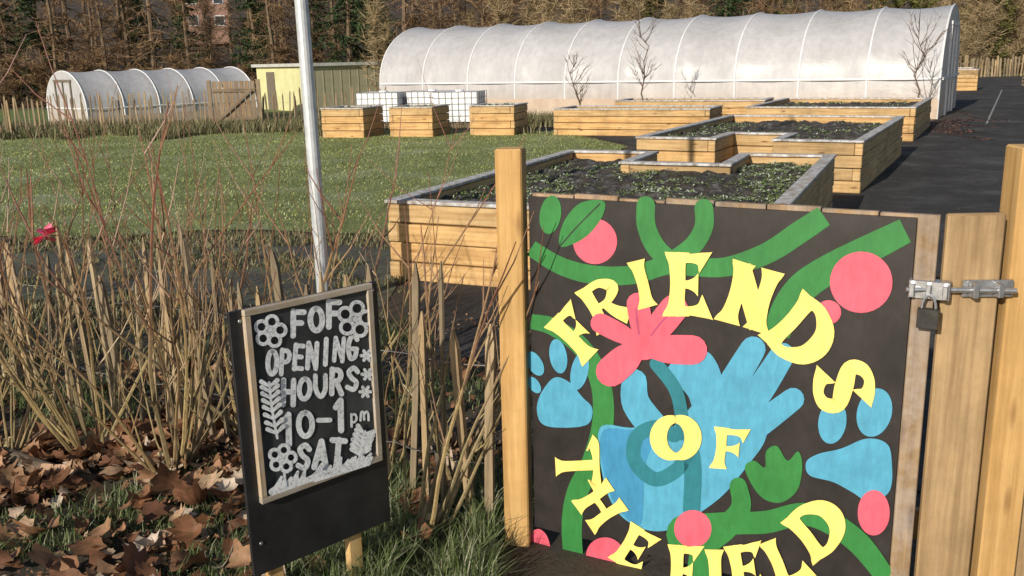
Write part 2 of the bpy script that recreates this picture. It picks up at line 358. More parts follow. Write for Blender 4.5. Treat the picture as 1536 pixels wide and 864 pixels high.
# ---------------------------------------------------------------- paling fences
def paling(name,pts,sp,h,wd=.035,seed=0,wires=True):
    random.seed(seed); e=empty(name); bb=B([m_pale,m_wire])
    for a,b_ in zip(pts[:-1],pts[1:]):
        a=Vector((*a,0));b_=Vector((*b_,0)); L=(b_-a).length; d=(b_-a)/L; x=0
        while x<L:
            p=a+d*x; z=gz(p.x,p.y); hh=h*random.uniform(.82,1.1); ww=wd*random.uniform(.6,1.25)
            R=Matrix.Rotation(math.atan2(d.y,d.x)+random.uniform(-.3,.3),3,'Z')@Matrix.Rotation(random.uniform(-.07,.07),3,'Y')@Matrix.Rotation(random.uniform(-.05,.05),3,'X')
            t=ww*.55; k2=random.uniform(-.3,.3)*ww
            L0=[(-ww/2,-t/2,-.1),(ww/2,-t/2,-.1),(ww/2,t/2,-.1),(-ww/2,t/2,-.1)]
            kx=random.uniform(-.01,.01); LM=[(x_*.9+kx,y_,hh*.5) for x_,y_,_ in L0]
            L1=[(x_*1.0+k2*.3,y_,hh-.07) for x_,y_,_ in L0]; L2=[(x_*.25+k2,y_*.4,hh) for x_,y_,_ in L0]
            vs=[R@Vector(q)+Vector((p.x,p.y,z)) for q in L0+LM+L1+L2]
            fs=[(i+4*r,(i+1)%4+4*r,(i+1)%4+4*r+4,i+4*r+4) for r in (0,1,2) for i in range(4)]+[(12,13,14,15)]
            ou=random.random()*40; hz=[0,.5*hh,hh-.07,hh]
            uv=[[(ou+hz[r],i*.03),(ou+hz[r],i*.03+.03),(ou+hz[r+1],i*.03+.03),(ou+hz[r+1],i*.03)] for r in (0,1,2) for i in range(4)]+[[(0,0)]*4]
            bb.add(vs,fs,0,uv); x+=sp*random.uniform(.7,1.35)
        if wires:
            for wz in (.25,.62):
                n=max(2,int(L/.1)); q=[]
                for i in range(n+1):
                    p=a+d*(L*i/n); q.append((p.x+random.uniform(-.01,.01),p.y+.012*(-1)**i,gz(p.x,p.y)+h*wz*1.1+random.uniform(-.008,.008)))
                bb.tube(q,.002,4,1,False)
    bb.obj("pales_and_wire",e); return e
paling("chestnut_paling_fence",[(-.10,3.07),(-.55,3.35),(-1.6,4.05),(-2.7,4.7),(-6,6.2)],.10,.90,.029,1)
paling("chestnut_paling_fence",[(-19,23.3),(-13,24.6),(-7.9,25.4)],.11,1.0,.045,2)
paling("chestnut_paling_fence",[(-6.7,25.6),(-3.2,26.6)],.11,.95,.045,3)
paling("chestnut_paling_fence",[(24,55),(40,55)],.16,1.15,.09,5,False)
e=empty("wooden_field_gate",(-7.85,25.4,0),math.radians(8)); bb=B([m_grey])
for i in range(8): bb.box((.07+i*.14,0,.66),(.115,.02,1.16))
for z in (.25,1.0): bb.box((.56,-.03,z),(1.12,.03,.09))
bb.box((.56,-.06,.62),(1.2,.025,.09),Matrix.Rotation(math.radians(-40),3,'Y'))
bb.box((-.07,0,.6),(.1,.1,1.35)); bb.box((1.2,0,.6),(.1,.1,1.35)); bb.obj("gate_boards",e)
def ibc(x,y,ang,h=.88):
    e=empty("ibc_water_tank",(x,y,0),math.radians(ang)); bb=B([m_white,m_wire,m_grey]); 
    bb.box((0,0,.14+h/2-.06),(1.1,.92,h-.14),None,0)
    bb.tube([(0,0,h),(0,0,h+.05)],.11,10,0)
    for z in np.linspace(.16,h+.01,6):
        bb.tube([(-.58,-.48,z),(.58,-.48,z),(.58,.48,z),(-.58,.48,z),(-.58,-.48,z)],.008,4,1)
    for i in range(8):
        x_=-.58+1.16*i/7
        for yy in(-.485,.485): bb.tube([(x_,yy,.12),(x_,yy,h+.01)],.008,4,1)
    for i in range(6):
        yy=-.48+.96*i/5
        for x_ in(-.585,.585): bb.tube([(x_,yy,.12),(x_,yy,h+.01)],.008,4,1)
    for yy in(-.4,0,.4): bb.box((0,yy,.05),(1.15,.12,.1),None,2)
    bb.box((0,0,.112),(1.16,.96,.02),None,2); bb.obj("tank_and_cage",e,bevel=.008)
ibc(-3.2,24.6,-15);ibc(-1.95,24.7,-12);ibc(-1.2,23.9,-12)
# ---------------------------------------------------------------- lamp post
m_galv=plain("galvanised_pole",(.40,.42,.44),(.62,.64,.66),14,.5,.3,.1)
e=empty("lamp_post",(-1.3,6.25,0)); bb=B([m_galv,m_white])
bb.tube([(0,0,-.1),(0,0,.9),(-.02,0,5.0)],[.046,.045,.042],16)
bb.tube([(-.02,0,5.0),(.0,.05,5.25),(.1,.3,5.35),(.2,.6,5.36)],.03,8); bb.box((.27,.8,5.36),(.18,.5,.08),Matrix.Rotation(-.3,3,'Z'),1); bb.obj("pole",e)
# ---------------------------------------------------------------- gate
TL=Vector((.06,2.97,0)); TR=Vector((1.062,2.406,0)); gd=(TR-TL).normalized(); gn=Vector((gd.y,-gd.x,0)) ; GW=(TR-TL).length
GM=Matrix((gd,-gn,Vector((0,0,1)))).transposed()
def gp(x,y,z): return TL+gd*x-gn*y+Vector((0,0,z))
gate=empty("mural_gate")
m_gb=wood("gate_board",(.24,.15,.075),(.44,.30,.16),frost=.2)
bb=B([m_gb]); random.seed(5); nb=8; bw=(GW+.055)/nb
for i in range(nb):
    tz=1.232+random.uniform(-.006,.008)-(.006 if i<2 else 0); bb.box(gp((i+.5)*bw,.030,(tz+.06)/2),(bw-.004,.022,tz-.06),GM)
for z in (.2,1.08): bb.box(gp((GW+.05)/2,.062,z),(GW+.03,.035,.09),GM)
bb.box(gp(GW/2,.062,.64),(1.35,.03,.085),GM@Matrix.Rotation(math.radians(-38),3,'Y'))
bb.box(gp(GW+.030,.006,.64),(.052,.022,1.185),GM); bb.obj("boards",gate,bevel=.002)
def paint(name,c,v=.12,rough=.55):
    k=N(name); ob=k.coord("Object"); a=k.noise(ob,9,5,.7); s=k.noise(k.coord("Object",(1,1,.25)),60,3,.7)
    cc=k.ramp(a,[(.3,tuple(x*(1-v) for x in c)),(.7,tuple(min(1,x*(1+v)+.004) for x in c))])
    cc=k.mix(.6,cc,k.ramp(s,[(.3,g3(.74)),(.7,g3(1.12))]),'MULTIPLY'); k.col(cc); k.b.inputs["Roughness"].default_value=rough; k.bump(s,.15,.001); return k.m
PC={'bk':(.020,.016,.015),'g':(.022,.18,.035),'y':(.82,.66,.17),'b':(.07,.31,.46),'p':(.67,.10,.15),'t':(.012,.16,.20),'d':(.035,.22,.40),'m':(.40,.06,.14)}
PM={a:paint("paint_"+a,c,.35 if a=='bk' else .13,.45 if a=='bk' else .55) for a,c in PC.items()}; PK=list(PM)
def cr(pts,res,closed):
    n=len(pts); out=[]; P=[np.array(p,float) for p in pts]
    for i in range(n if closed else n-1):
        if closed: a,b_,c,d=P[i-1],P[i],P[(i+1)%n],P[(i+2)%n]
        else: a,b_,c,d=P[max(i-1,0)],P[i],P[i+1],P[min(i+2,n-1)]
        for k_ in range(res):
            t=k_/res; out.append(tuple(.5*((2*b_)+(-a+c)*t+(2*a-5*b_+4*c-d)*t*t+(-a+3*b_-3*c+d)*t**3)))
    if not closed: out.append(tuple(P[-1]))
    return out
class Board:
    def __init__(s,O,d,n,mats,keys,off0=.0015,step=.00012): s.O,s.d,s.n=O,d,n; s.b=B(mats); s.keys=keys; s.off=off0; s.step=step
    def mp(s,x,y):
        r=ray(x,y); t=(s.O-CAM).dot(s.n)/r.dot(s.n); return CAM+r*t
    def poly(s,pts,key,smooth=True):
        if smooth: pts=cr(pts,6,True)
        s.off+=s.step; vs=[s.mp(x,y)+s.n*s.off for x,y in pts]; s.b.add(vs,[tuple(range(len(vs)))],s.keys.index(key))
    def ell(s,cx,cy,rx,ry,rot,key):
        r=math.radians(rot); s.poly([(cx+rx*math.cos(t)*math.cos(r)-ry*math.sin(t)*math.sin(r),cy+rx*math.cos(t)*math.sin(r)+ry*math.sin(t)*math.cos(r)) for t in np.linspace(0,2*math.pi,33)[:-1]],key,False)
    def stroke(s,pts,key,cap=True,res=6):
        p=cr(pts,res,False) if len(pts)>2 else pts; s.off+=s.step; L=[];R=[]
        n=len(p)
        for i in range(n):
            a=p[max(i-1,0)];b_=p[min(i+1,n-1)]; dx,dy=b_[0]-a[0],b_[1]-a[1]; l=math.hypot(dx,dy) or 1; nx,ny=-dy/l,dx/l; w=p[i][2]/2
            L.append((p[i][0]+nx*w,p[i][1]+ny*w)); R.append((p[i][0]-nx*w,p[i][1]-ny*w))
        vs=L+R; fs=[(i,i+1,n+i+1,n+i) for i in range(n-1)]
        if cap:
            for (i,sg) in ((0,-1),(n-1,1)):
                a=p[i]; b_=p[i-1] if sg>0 else p[1]; dx,dy=(a[0]-b_[0]),(a[1]-b_[1]); l=math.hypot(dx,dy) or 1; dx/=l;dy/=l
                w=a[2]/2; st=L[i]; ex,ey=(st[0]-a[0]),(st[1]-a[1]); base=len(vs)
                for k_ in range(1,7):
                    t=math.pi*k_/7; vs.append((a[0]+ex*math.cos(t)+dx*w*math.sin(t),a[1]+ey*math.cos(t)+dy*w*math.sin(t)))
                fs.append((i,)+tuple(range(base,base+6))+(n+i,))
        V=[s.mp(*q)+s.n*s.off for q in vs]; s.b.add(V,fs,s.keys.index(key))
    def glyph(s,ch,font,cx,cy,w,h,up,key,cap=False,ws=1):
        ux,uy=up; l=math.hypot(ux,uy); ux/=l;uy/=l; rx,ry=-uy,ux
        for st in font[ch]:
            s.stroke([(cx+rx*(x-.5)*w+ux*(y-.5)*h,cy+ry*(x-.5)*w+uy*(y-.5)*h,ww*h*ws) for x,y,ww in st],key,cap,5)
st=[(.22,0,.40),(.22,.06,.35),(.23,.2,.24),(.25,.5,.22),(.23,.8,.24),(.22,.94,.32),(.22,1,.36)]
def mir(s): return [(1-x,y,w_) for x,y,w_ in s]
tb=[(.24,.91,.18),(.5,.91,.13),(.72,.9,.19),(.86,.85,.36)]; bbm=[(.24,.09,.18),(.5,.09,.13),(.74,.1,.2),(.92,.15,.40)]; mb=[(.25,.5,.13),(.45,.5,.12),(.6,.5,.2),(.7,.5,.34)]
GF={'F':[st,tb,mb],'E':[st,tb,mb,bbm],'L':[st,bbm],'I':[[(x+.26,y,w_) for x,y,w_ in st]],
'R':[st,[(.25,.92,.15),(.6,.93,.16),(.84,.73,.24),(.6,.52,.14),(.28,.5,.12)],[(.5,.5,.15),(.66,.25,.23),(.88,.03,.32)]],
'N':[st,mir(st),[(.2,.95,.24),(.5,.5,.28),(.8,.05,.24)]],'H':[st,mir(st),[(.25,.5,.15),(.5,.52,.13),(.75,.5,.15)]],
'D':[st,[(.22,.92,.16),(.5,.93,.17),(.8,.76,.27),(.9,.5,.32),(.8,.24,.27),(.5,.07,.17),(.22,.08,.16)]],
'S':[[(.88,.70,.40),(.78,.84,.22),(.55,.93,.16),(.3,.88,.21),(.2,.7,.24),(.5,.5,.29),(.8,.3,.24),(.7,.1,.21),(.45,.06,.16),(.22,.16,.22),(.12,.3,.40)]],
'O':[[(.5+.36*math.sin(t),.5+.41*math.cos(t),.15+.2*abs(math.sin(t))) for t in np.linspace(0,2*math.pi,17)]],
'T':[[(.5,0,.42),(.5,.07,.32),(.5,.25,.22),(.5,.9,.22)],[(.04,.80,.38),(.12,.9,.22),(.5,.93,.13),(.88,.9,.22),(.96,.80,.38)]]}
mu=Board(TL+Vector((0,0,.6)),gd,gn,[PM[a] for a in PK],PK)
pb=B([PM['bk'],m_grey]); pb.box(gp(GW/2,.009,.64),(GW,.018,1.16),GM,0); pb.obj("mural_panel",gate)
mu.stroke([(797,372,24),(840,398,26),(890,412,28),(950,412,28),(1000,398,28),(1040,400,28),(1090,400,29),(1150,380,32),(1200,348,34),(1236,324,32)],'g',False)
mu.stroke([(969,308,28),(970,340,28),(985,372,29),(1008,392,28)],'g'); mu.stroke([(1056,312,28),(1056,340,28),(1040,368,28),(1008,392,28)],'g')
mu.stroke([(1358,346,38),(1310,370,42),(1250,400,44),(1205,430,46),(1180,465,46),(1165,500,40)],'g',False)
mu.stroke([(797,482,22),(830,490,26),(872,520,28),(900,570,30),(905,630,32),(890,690,32),(866,740,32),(858,800,30),(868,900,28)],'g',False)
mu.ell(893,362,33,34,0,'p'); mu.ell(826,322,16,29,8,'g'); mu.poly([(840,368),(845,335),(870,305),(905,301),(905,322),(885,350),(860,366)],'g')
mu.stroke([(838,372,2),(866,340,2),(900,306,2)],'bk')
mu.ell(1292,423,47,46,0,'p'); mu.ell(1243,468,19,18,0,'p')
for a in [(803,545,11,20,-30),(838,534,13,26,-10),(870,556,13,29,12),(802,577,8,14,-35)]: mu.ell(*a,'b')
mu.poly([(832,566),(812,590),(806,615),(815,636),(845,641),(882,636),(889,612),(874,595),(855,573)],'b')
mu.poly([(900,642),(945,641),(990,640),(1010,640),(1045,600),(1078,565),(1125,580),(1150,620),(1148,660),(1120,700),(1085,742),(1040,775),(1000,795),(960,791),(925,765),(905,715)],'b')
mu.stroke([(1075,620,44),(1102,570,42),(1130,523,38)],'b'); mu.stroke([(1105,630,42),(1140,585,42),(1174,532,37)],'b'); mu.stroke([(1110,655,42),(1150,628,38),(1190,598,34)],'b')
mu.stroke([(952,572,38),(955,605,42),(985,645,44)],'b'); mu.poly([(1002,552),(1030,528),(1062,527),(1082,560),(1085,612),(1045,616),(1032,592),(1012,570)],'b')
mu.poly([(903,648),(945,644),(985,648),(968,700),(962,785),(928,762),(908,715)],'d')
mu.ell(994,580,20,34,-14,'bk')
mu.stroke([(985,545,20),(1012,580,20),(1022,615,20),(1024,650,20)],'t')
mu.stroke([(1012,652,22),(985,640,22),(956,655,22),(953,690,22),(983,718,22),(1018,702,22),(1035,672,22),(1040,705,26),(1038,764,26)],'t',True)
mu.ell(1249,632,21,33,8,'b'); mu.ell(1312,618,26,37,15,'b')
mu.poly([(1210,692),(1228,680),(1262,672),(1300,657),(1330,664),(1338,690),(1335,735),(1305,752),(1280,738),(1250,722),(1215,712)],'b')
mu.ell(1311,768,24,34,0,'p')
mu.stroke([(1108,728,26),(1112,760,30),(1090,790,36),(1060,815,40),(1050,860,38)],'g'); mu.stroke([(1030,800,60),(1090,785,36),(1150,782,34),(1205,770,34),(1250,785,34),(1290,815,34),(1322,855,30)],'g')
mu.poly([(1118,702),(1132,690),(1148,700),(1150,676),(1166,668),(1182,690),(1198,676),(1204,700),(1196,735),(1170,753),(1140,742)],'g')
mu.ell(1040,792,28,28,0,'p'); mu.ell(909,833,29,28,20,'p'); mu.ell(848,848,20,24,-20,'p'); mu.ell(811,818,15,26,-10,'p')
def L_(items):
    for ch,x,y,w_,h_,up in items: mu.glyph(ch,GF,x,y,w_,h_,up,'y',False,1.08)
L_([('F',868,497,54,82,(-.72,-.70)),('R',908,455,64,72,(-.48,-.88))])
def petal(x0,y0,x1,y1,w_,key='p'):
    mu.stroke([(x0,y0,w_*.55),(x0*.55+x1*.45,y0*.55+y1*.45,w_*.95),(x1,y1,w_)],key)
petal(968,515,958,455,34); petal(972,512,1012,462,42); petal(972,522,1040,524,44); petal(960,520,918,556,46); petal(958,512,902,484,30)
mu.ell(966,515,32,24,0,'p'); mu.stroke([(960,500,3),(957,480,3),(955,462,2)],'m'); mu.stroke([(978,502,3),(992,484,3),(1006,470,2)],'m')
L_([('I',965,425,54,72,(-.25,-.97)),('E',1035,426,68,96,(.02,-1)),('N',1126,444,80,94,(.28,-.96)),('D',1203,496,84,96,(.68,-.73)),('S',1267,578,72,90,(.93,-.37)),
  ('O',1015,655,72,68,(-.03,-1)),('F',1098,672,60,62,(.1,-1)),('T',868,697,74,66,(1,-.05)),('H',902,757,64,62,(.82,-.57)),('E',955,822,56,64,(.52,-.85)),
  ('F',1030,854,52,76,(.06,-1)),('I',1074,860,52,76,(0,-1)),('E',1122,850,58,74,(-.15,-1)),('L',1182,836,62,72,(-.38,-.92)),('D',1226,790,78,80,(-.62,-.78))])
mu.b.obj("mural_paint",gate)
# bolt + padlock
bb=B([m_metal,m_brass]); z=1.035
bb.box(gp(GW+.045,.0,z),(.10,.036,.048),GM); 
for dx in (.005,.045,.085): bb.box(gp(GW+dx,-.028,z),(.012,.020,.036),GM)
A0=gp(GW-.01,-.03,z); A1=Vector((1.31,2.345,z)); bb.tube([A0,A0.lerp(A1,.5),A1],.0075,10)
bb.box((1.25,2.378,z),(.13,.012,.045),Matrix.Rotation(-.05,3,'Z')); 
for dx in (1.205,1.27): bb.box((dx,2.356,z),(.014,.030,.036))
pc=gp(GW+.05,-.042,z-.055); q=[pc+gd*(.017*math.cos(t))+Vector((0,0,.012+.036*math.sin(t))) for t in np.linspace(0,math.pi,9)]
bb.tube(q,.004,8); bb.box(pc-Vector((0,0,.014)),(.052,.022,.052),GM,1)
for dx in (.0,.09): 
    for dz in (-.016,.016): bb.tube([gp(GW+dx,-.018,z+dz),gp(GW+dx,-.022,z+dz)],.004,8)
bb.obj("slide_bolt_and_padlock",gate,bevel=.0015)
def post(name,x,y,sx,sy,z0,z1,rot,mat):
    b_=B([mat]); R=Matrix.Rotation(rot,3,'Z'); b_.box((x,y,(z0+z1)/2),(sx,sy,z1-z0),R); return b_.obj(name,bevel=.005)
post("wooden_gate_post",.005,2.985,.086,.086,-.1,1.375,-.2,m_post)
post("wooden_gate_post",1.37,2.44,.105,.1,-.1,1.40,-.05,m_post)
post("fence_plank",1.213,2.40,.150,.022,0,1.232,-.03,m_plank)
b_=B([m_plank]); b_.box((1.5,2.49,1.0),(.8,.03,.09)); b_.box((1.5,2.49,.3),(.8,.03,.09)); 
for i in range(4): b_.box((1.52+i*.155,2.46,.6),(.148,.022,1.2+random.uniform(-.01,.01)))
b_.obj("board_fence",bevel=.003)
# ---------------------------------------------------------------- chalk sign
sO=Vector((-.769,2.44,1.0)); sE=Vector((-.412,2.775,1.0)); sd=(sE-sO).normalized(); sn=Vector((sd.y,-sd.x,0)); SW=(sE-sO).length
SM=Matrix((sd,-sn,Vector((0,0,1)))).transposed()
def sp_(x,y,z): return Vector((sO.x,sO.y,0))+sd*x-sn*y+Vector((0,0,z))
sign=empty("chalkboard_sign")
k=N("slate"); ob=k.coord("Object"); a=k.noise(ob,7,6,.7); k.col(k.ramp(a,[(.35,(.012,.013,.015)),(.7,(.05,.055,.06))])); k.b.inputs["Roughness"].default_value=.6; m_slate=k.m
k=N("chalk"); ob=k.coord("Object"); a=k.noise(ob,90,5,.8); b3=k.noise(ob,15,3,.6)
cc=k.ramp(a,[(.33,(.26,.27,.29)),(.48,(.72,.74,.77)),(.7,(.90,.91,.93))]); k.col(k.mix(.4,cc,k.ramp(b3,[(.3,g3(.6)),(.6,g3(1.05))]),'MULTIPLY')); m_chalk=k.m
m_sf=wood("sign_frame",(.30,.23,.15),(.50,.42,.32),frost=.2,knots=False,dirt=.2)
bb=B([m_black,m_slate,m_sf,m_post,m_metal]); bb.box(sp_(SW/2,.006,.6),(SW,.012,.8),SM,0)
cb=Board(sO,sd,sn,[m_chalk],['w'],.0085,.00008)
def loc(x,y): p=cb.mp(x,y); return (p-Vector((sO.x,sO.y,0))).dot(sd),p.z
c1,c2,c3,c4=loc(362,462),loc(556,425),loc(566,692),loc(388,752)
x0=(c1[0]+c4[0])/2;x1=(c2[0]*.6+c3[0]*.4);z1=(c1[1]+c2[1])/2;z0=(c3[1]+c4[1])/2
bb.box(sp_((x0+x1)/2,-.004,(z0+z1)/2),(x1-x0-.02,.008,z1-z0-.02),SM,1)
fw=.018
bb.box(sp_(x0+fw/2,-.009,(z0+z1)/2),(fw,.018,z1-z0-.002-2*fw),SM,2);bb.box(sp_(x1-fw/2,-.009,(z0+z1)/2),(fw,.018,z1-z0-.002-2*fw),SM,2)
bb.box(sp_((x0+x1)/2,-.009,z0+fw/2),(x1-x0,.018,fw),SM,2);bb.box(sp_((x0+x1)/2,-.009,z1-fw/2),(x1-x0,.018,fw),SM,2)
for x in (.06,.34): bb.box(sp_(x+.02,.03,.38),(.045,.03,.95),SM,3)
for x,z in ((.03,.97),(SW-.02,.975),(.03,.3)): bb.tube([sp_(x,-.001,z),sp_(x,-.004,z)],.006,8,4)
bb.obj("board_and_stakes",sign,bevel=.0015)
w1=.20
def s_(*p): return [(x,y,w1) for x,y in p]
CF={'F':[s_((.15,0),(.15,.95)),s_((.15,.92),(.85,.92)),s_((.15,.5),(.7,.5))],'O':[s_(*[(.5+.4*math.sin(t),.5+.42*math.cos(t)) for t in np.linspace(0,6.28,12)])],
'0':[s_(*[(.5+.36*math.sin(t),.5+.42*math.cos(t)) for t in np.linspace(0,6.28,12)])],
'P':[s_((.15,0),(.15,.95)),s_((.15,.92),(.65,.9),(.82,.7),(.62,.5),(.15,.47))],'E':[s_((.15,.02),(.15,.95)),s_((.15,.92),(.82,.92)),s_((.15,.5),(.7,.5)),s_((.15,.06),(.82,.06))],
'N':[s_((.12,0),(.12,.95)),s_((.12,.95),(.85,.05)),s_((.85,0),(.85,.95))],'I':[s_((.5,0),(.5,.95))],
'G':[s_((.85,.78),(.55,.95),(.2,.75),(.15,.4),(.4,.05),(.8,.15),(.85,.42)),s_((.5,.42),(.88,.42))],'H':[s_((.12,0),(.12,.95)),s_((.86,0),(.86,.95)),s_((.12,.5),(.86,.5))],
'U':[s_((.12,.95),(.14,.35),(.5,.03),(.84,.35),(.86,.95))],'R':[s_((.15,0),(.15,.95)),s_((.15,.92),(.65,.9),(.8,.7),(.6,.5),(.15,.47)),s_((.45,.5),(.88,.0))],
'S':[s_((.85,.8),(.55,.96),(.2,.78),(.4,.54),(.78,.35),(.6,.05),(.12,.14))],'1':[s_((.2,.75),(.5,.97)),s_((.5,.97),(.5,.0))],'-':[s_((.1,.45),(.9,.45))],
'p':[s_((.2,.6),(.2,-.25)),s_((.2,.55),(.6,.58),(.75,.3),(.5,.05),(.2,.1))],'m':[s_((.05,0),(.12,.5),(.35,.55),(.42,.05)),s_((.42,.4),(.65,.58),(.82,.45),(.85,.0))],
'A':[s_((.08,0),(.5,.97)),s_((.5,.97),(.92,0)),s_((.25,.36),(.75,.36))],'T':[s_((.5,0),(.5,.95)),s_((.05,.92),(.95,.92))]}
UPS=(-.02,-1)
def row(txt,xa,ya,xb,yb,h,wk=1.0):
    n=len(txt)
    for i,ch in enumerate(txt):
        t=(i+.5)/n; cb.glyph(ch,CF,xa+(xb-xa)*t,ya+(yb-ya)*t+random.uniform(-2,2),(xb-xa)/n*.84,h*random.uniform(.94,1.08),(.03+random.uniform(-.06,.06),-1),'w',True,wk)
random.seed(3)
row("FOF",432,488,512,468,38,1.1); row("OPENING",396,546,536,517,38,.92); row("HOURS",418,588,538,564,36,1.05)
cb.glyph('1',CF,430,642,22,46,UPS,'w',True); cb.glyph('0',CF,455,635,28,42,UPS,'w',True); cb.glyph('-',CF,483,627,22,36,UPS,'w',True); cb.glyph('1',CF,508,621,24,46,UPS,'w',True); cb.glyph('p',CF,528,622,14,22,UPS,'w',True,.8); cb.glyph('m',CF,544,618,15,22,UPS,'w',True,.8)
row("SAT",440,686,516,672,38,1.1)
def flower(cx,cy,r,w_=5.5):
    for i in range(5):
        a=math.radians(i*72-80); px,py=cx+math.cos(a)*r*.62,cy+math.sin(a)*r*.62
        cb.stroke([(px+r*.36*math.cos(t),py+r*.36*math.sin(t),w_) for t in np.linspace(0,6.28,10)],'w',False,3)
    cb.ell(cx,cy,r*.16,r*.16,0,'w')
flower(402,496,24); flower(529,478,27); flower(420,686,21)
for x,y in ((546,532),(547,560),(544,586)): 
    for i in range(3): a=i*1.05; cb.stroke([(x-8*math.cos(a),y-8*math.sin(a),5),(x+8*math.cos(a),y+8*math.sin(a),5)],'w')
def fern(pts,ln,n=8):
    p=cr([(x,y) for x,y in pts],n,False); cb.stroke([(x,y,4) for x,y in p],'w',True,1)
    for i in range(1,len(p)-1):
        (x,y),(xb,yb)=p[i],p[i+1]; dx,dy=xb-x,yb-y; l=math.hypot(dx,dy); dx/=l;dy/=l
        if i%2==0:
            for s in (-1,1): cb.stroke([(x,y,4),(x+(dx*.7-dy*s)*ln,y+(dy*.7+dx*s)*ln,7)],'w')
fern([(412,655),(404,610),(400,572)],12,9); fern([(536,685),(537,665),(543,645)],13,7)
for i in range(30):
    t=i/29; x=410+142*t; y=732-44*t; cb.stroke([(x-6,y+3,11),(x+random.uniform(-4,4),y-random.uniform(4,18),4)],'w')
cb.stroke([(423,725,4),(421,705,4)],'w')
cb.b.obj("chalk_lettering",sign)
# ---------------------------------------------------------------- coppiced shrubs
k=N("stem_bark"); ob=k.coord("Object"); sp2=k.n("ShaderNodeSeparateXYZ"); k.l(ob,sp2.inputs[0]); r=k.rnd()
mr=k.n("ShaderNodeMapRange"); k.l(sp2.outputs[2],mr.inputs[0]); mr.inputs[1].default_value=.4; mr.inputs[2].default_value=1.15
lo=k.ramp(r,[(0,(.16,.12,.07)),(.35,(.33,.26,.13)),(.7,(.38,.29,.13)),(1,(.20,.11,.065))]); hi=k.ramp(r,[(0,(.19,.065,.045)),(.5,(.25,.10,.06)),(1,(.26,.15,.09))])
k.col(k.mix(.5,k.mix(mr.outputs[0],lo,hi),k.ramp(k.noise(ob,40,3,.7),[(.35,g3(.4)),(.6,g3(1.1))]),'MULTIPLY')); k.b.inputs["Roughness"].default_value=.5; m_stem=k.m
def shrub(x,y,nst,h,spread,seed,r0=.008,lean=(0,0),kids=3):
    random.seed(seed); bb=B([m_stem]); z0=gz(x,y)-.03
    for _ in range(3):
        a=random.uniform(0,6.28); bb.tube([(x,y,z0),(x+.03*math.cos(a),y+.03*math.sin(a),z0+.07),(x+.06*math.cos(a),y+.06*math.sin(a),z0+.12)],[.035,.028,.016],7)
    for i in range(nst):
        az=random.uniform(0,6.283); tl=random.uniform(.02,1)**.8*spread; L=h*random.uniform(.6,1.1)
        d=Vector((math.cos(az)*tl+lean[0],math.sin(az)*tl*.7+lean[1],1)).normalized()
        rb=random.uniform(.02,.11)
        p=Vector((x+math.cos(az)*rb,y+math.sin(az)*rb,z0+.04)); pts=[p.copy()]; n=9
        bend=Vector((random.uniform(-.05,.05),random.uniform(-.05,.05),.05))
        for k_ in range(n):
            d=(d+bend+Vector((random.gauss(0,.05),random.gauss(0,.05),0))).normalized(); p=p+d*L/n; pts.append(p.copy())
        rr=r0*random.choice((.45,.6,.8,1.0,1.35)); bb.tube(pts,[rr*(1-.80*j/n) for j in range(n+1)],5,0,False)
        for q in range(random.randint(kids-1,kids+1)):
            j=random.randint(2,n-1); pp=pts[j]; dd=(pts[j]-pts[j-1]).normalized(); dd=(dd+Vector((random.gauss(0,.5),random.gauss(0,.5),.1))).normalized()
            l2=L*random.uniform(.1,.32); k2=[pp,pp+dd*l2*.5,pp+dd*l2*.5+(dd+Vector((0,0,.3))).normalized()*l2*.5]
            bb.tube(k2,[rr*.45,rr*.3,rr*.14],4,0,False)
    return bb.obj("coppiced_willow_shrub")
SH=[(-1.42,3.60,19,1.5,.8,0,0),(-1.85,3.85,19,1.55,.85,0,0),(-2.2,3.75,17,1.58,.8,0,0),(-2.6,4.2,17,1.62,.8,0,0),(-1.15,3.95,15,1.45,.8,0,0),(-2.9,4.6,15,1.65,.7,0,0),(-1.62,4.3,15,1.5,.7,.1,0),(-.85,4.15,11,1.45,.65,.1,0),(-3.3,5.0,12,1.65,.7,0,0)]
for i,(x,y,n,h,s,lx,ly) in enumerate(SH): shrub(x,y,n,h,s,40+i,.0085,(lx,ly))
shrub(-.33,3.05,9,1.1,.5,77,.009,(.25,0),4); shrub(-.55,3.5,8,1.2,.6,78,.0065,(.05,0),4); shrub(-.22,3.35,7,1.15,.5,79,.006,(.05,0),5)
m_log=plain("log_bark",(.06,.045,.03),(.17,.13,.09),18,.95,0,.9,.015)
b_=B([m_log]); b_.tube([(-2.45,3.85,.0),(-2.2,3.74,.03),(-1.95,3.60,.02),(-1.72,3.52,.01)],[.045,.05,.045,.03],10); b_.obj("fallen_log",smooth=True)
m_pink=plain("pink_fabric",(.7,.07,.16),(.85,.15,.25),20,.7)
b_=B([m_pink]); c=Vector((-1.88,3.72,1.0)); random.seed(9)
for i in range(12):
    a=i*.7; d=Vector((math.cos(a),math.sin(a)*.6,math.sin(a*1.3)*.8)).normalized()*.06; u=d.cross(Vector((0,.3,1))).normalized()*.026
    b_.add([c,c+d*.6+u,c+d,c+d*.6-u],[(0,1,2,3)])
b_.obj("pink_ribbon_flower")
